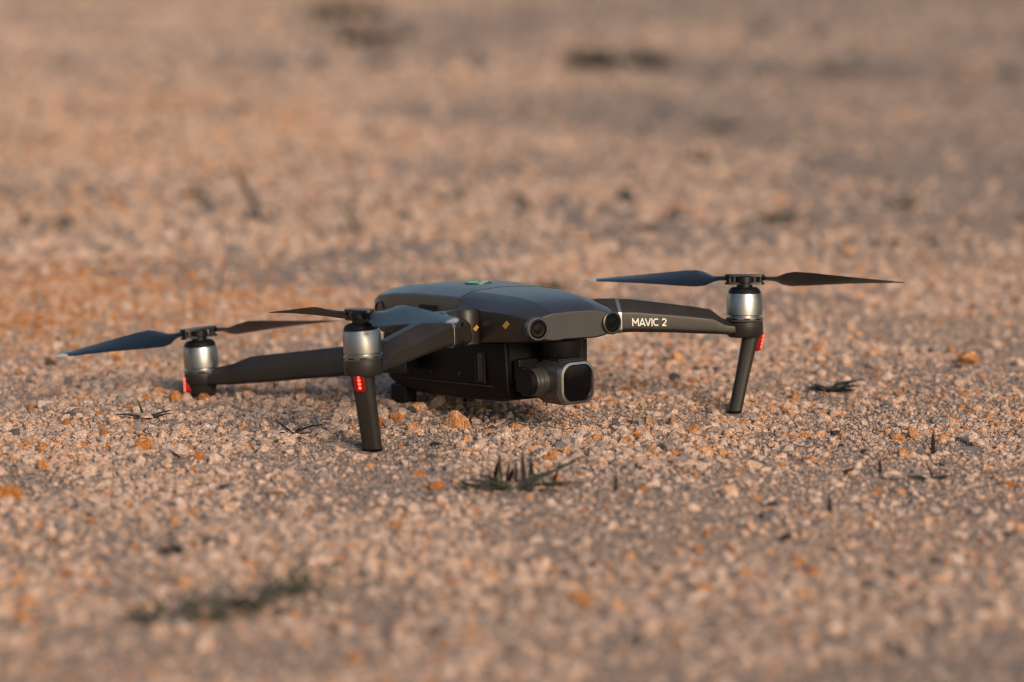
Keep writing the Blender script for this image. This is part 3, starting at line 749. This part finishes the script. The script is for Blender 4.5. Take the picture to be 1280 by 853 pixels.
plant('grass_sprig', 'thin dry sprig on the gravel left of the near landing leg', 'grass', 368, 548, [
    (0, 0, 145, 22, 18, 1.8, -10, 'stem'), (0, 0, 15, 28, 20, 2.6, 26, 'leaf'), (0, 0, 60, 25, 10, 1.8, 10, 'leaf'), (0, 0, -25, 8, 12, 1.4, 0, 'stem'), (-3, 0, 190, 12, 9, 1.6, 6, 'stem')], M_DRY)
plant('grass_clump', 'low dark green grass clump right of the far landing leg', 'grass', 1035, 489,
      rosette(9, 19, 6, (4, 26), 8, (10, 40), azs=[0, 180, 10, 170, 200, -15]) + [(9, 3, 10, 38, 20, 4, 40, 'leaf')], M_MOSS)
plant('grass_clump', 'small blurred dark clump above the long grass mat', 'grass', 218, 693, rosette(9, 11, 4, (6, 40), 6, (10, 40), azs=[0, 180, 90]), M_MOSS)
for k, (u, v, lab, L_) in enumerate([(205, 776, 'left end tuft of the long blurred grass mat in the foreground', 22), (250, 771, 'second tuft from the left in the blurred grass mat', 20),
        (300, 762, 'middle tuft of the long blurred grass mat', 22), (335, 757, 'dark thick tuft right of the middle of the blurred grass mat', 24), (385, 742, 'upright tuft at the right end of the blurred grass mat', 22)]):
    plant('grass_tuft', lab, 'grass', u, v, rosette(13, L_, 2.6, (5, 60) if k < 4 else (25, 80), 9, (0, 40), azs=[0, 180, 20, 160, -10, 200, 90]), M_GRASS)
plant('leaf_sprig', 'small green leaf sprig right of the flat whitish stone', 'grass', 1160, 600, [
    (0, 0, 178, 16, 13, 4, 22, 'leaf'), (2, 0, 5, 14, 13, 4.5, 14, 'leaf'), (3, 0, 130, 60, 12, 1.6, 0, 'stem'), (8, 0, 20, 20, 8, 3.5, 12, 'leaf')], M_GRASS)
plant('dry_stalk', 'thin dark upright stalk beside the pale rounded stone', 'stalk', 1166, 574, [(0, 0, 90, 82, 16, 2.2, -12, 'stem'), (0, 0, 150, 66, 12, 1.2, 12, 'stem'), (0, 0, -10, 60, 5, 1.4, 0, 'stem')], M_DRY)
plant('dry_stalk', 'short reddish stalk left of the flat whitish stone', 'stalk', 1100, 594, [(0, 0, 100, 80, 9, 1.8, 8, 'stem'), (0, 0, 170, 50, 6, 1.0, 8, 'stem')], M_DRY)
plant('dry_stalk', 'short brown stalk in the right foreground above a black chip', 'stalk', 1037, 640, [(0, 0, 90, 84, 11, 1.8, 0, 'stem'), (0, 0, 10, 55, 5, 1, 0, 'stem')], M_DRY)
plant('dry_stalk', 'short brown stalk right of the flat grass rosette', 'stalk', 770, 622, [(0, 0, 90, 84, 11, 1.5, 0, 'stem'), (0, 0, 190, 55, 5, 1, 0, 'stem')], M_DRY)
plant('fallen_leaf', 'small dark green leaf lying near the right edge in the foreground', 'leaf', 1251, 672, [(0, 0, 8, 6, 11, 4.5, 6, 'leaf')], M_GRASS)
plant('dry_twig', 'dark twig lying on the gravel behind the far landing leg', 'twig', 878, 461, [(-9, 0, 4, 6, 22, 3.5, 10, 'stem'), (0, 2, -12, 6, 14, 3, 10, 'stem'), (2, 0, 170, 6, 14, 2.6, 6, 'stem')], M_MOSS)
plant('dry_twig', 'thin blurred twig on the gravel at far left foreground', 'twig', 335, 618, [(-9, 0, -25, 8, 20, 1.4, 8, 'stem'), (0, 0, 12, 8, 10, 1.2, 8, 'stem')], M_DRY)
# background plants, far out of focus
far_spots = [(435, 20, 'grass clump at the top edge of the picture', 80, 12, 14, 80), (467, 56, 'dark grass clump right below the clump at the top edge', 64, 12, 14, 62), (482, 90, 'faint small clump, lowest of the three at the top', 36, 6, 6, 22),
             (770, 88, 'long low grass mat at the top right of centre', 70, 11, 13, 66), (812, 84, 'dark right end of the long low grass mat', 48, 9, 9, 26),
             (915, 162, 'blurred grass patch above the right propeller', 30, 5, 7, 28), (878, 203, 'small dark tuft below the blurred grass patch on the right', 22, 5, 6, 14),
             (980, 280, 'low tuft above the right end of the right propeller', 18, 4, 7, 16), (1112, 307, 'faint tuft above the right propeller tip', 12, 3, 5, 12),
             (237, 250, 'small dark tuft left of the tall dry stem', 14, 4, 6, 10), (560, 252, 'faint tuft above the middle of the drone', 15, 4, 6, 10),
             (798, 292, 'low tuft above the left blade of the right propeller', 14, 3, 6, 16), (1130, 262, 'faint tuft at right above the propeller tip tuft', 16, 4, 5, 12), (690, 362, 'small tuft peeking over the nose of the drone', 8, 3, 5, 6), (1040, 92, 'faint grass patch at the far right', 40, 6, 4, 30)]
for u, v, lab, ln, w, nb, sp in far_spots:
    plant('grass_tuft', lab, 'grass', u, v, rosette(nb * 5, ln * 1.15, w * 1.5, (10, 55), sp * 1.15, (10, 60)), M_MOSS if ln > 20 else M_GRASS, split=False)
plant('dry_stem_plant', 'tall blurred dry stem leaning left with a dark base', 'stalk', 328, 281,
      [(0, 0, 172, 58, 84, 9, -12, 'stem'), (-2, 0, 160, 64, 60, 6, -6, 'stem'), (2, 0, 180, 20, 18, 5, 10, 'leaf'), (4, 0, 10, 20, 18, 6, 10, 'leaf'), (0, 3, 40, 30, 16, 5, 20, 'leaf'), (0, -3, 140, 24, 16, 5, 20, 'leaf')], M_DRY)
plant('green_stem_plant', 'blurred green stem leaning left over a small dark tuft', 'grass', 446, 294,
      [(0, 0, 172, 58, 46, 8, -8, 'leaf'), (0, 1, 150, 66, 30, 6, -8, 'leaf'), (0, 0, 150, 30, 12, 4, 10, 'leaf'), (2, 0, 20, 30, 12, 5, 20, 'leaf'), (0, 2, 90, 40, 10, 5, 20, 'leaf'), (0, -2, -60, 20, 8, 5, 10, 'leaf')], M_GRASS)
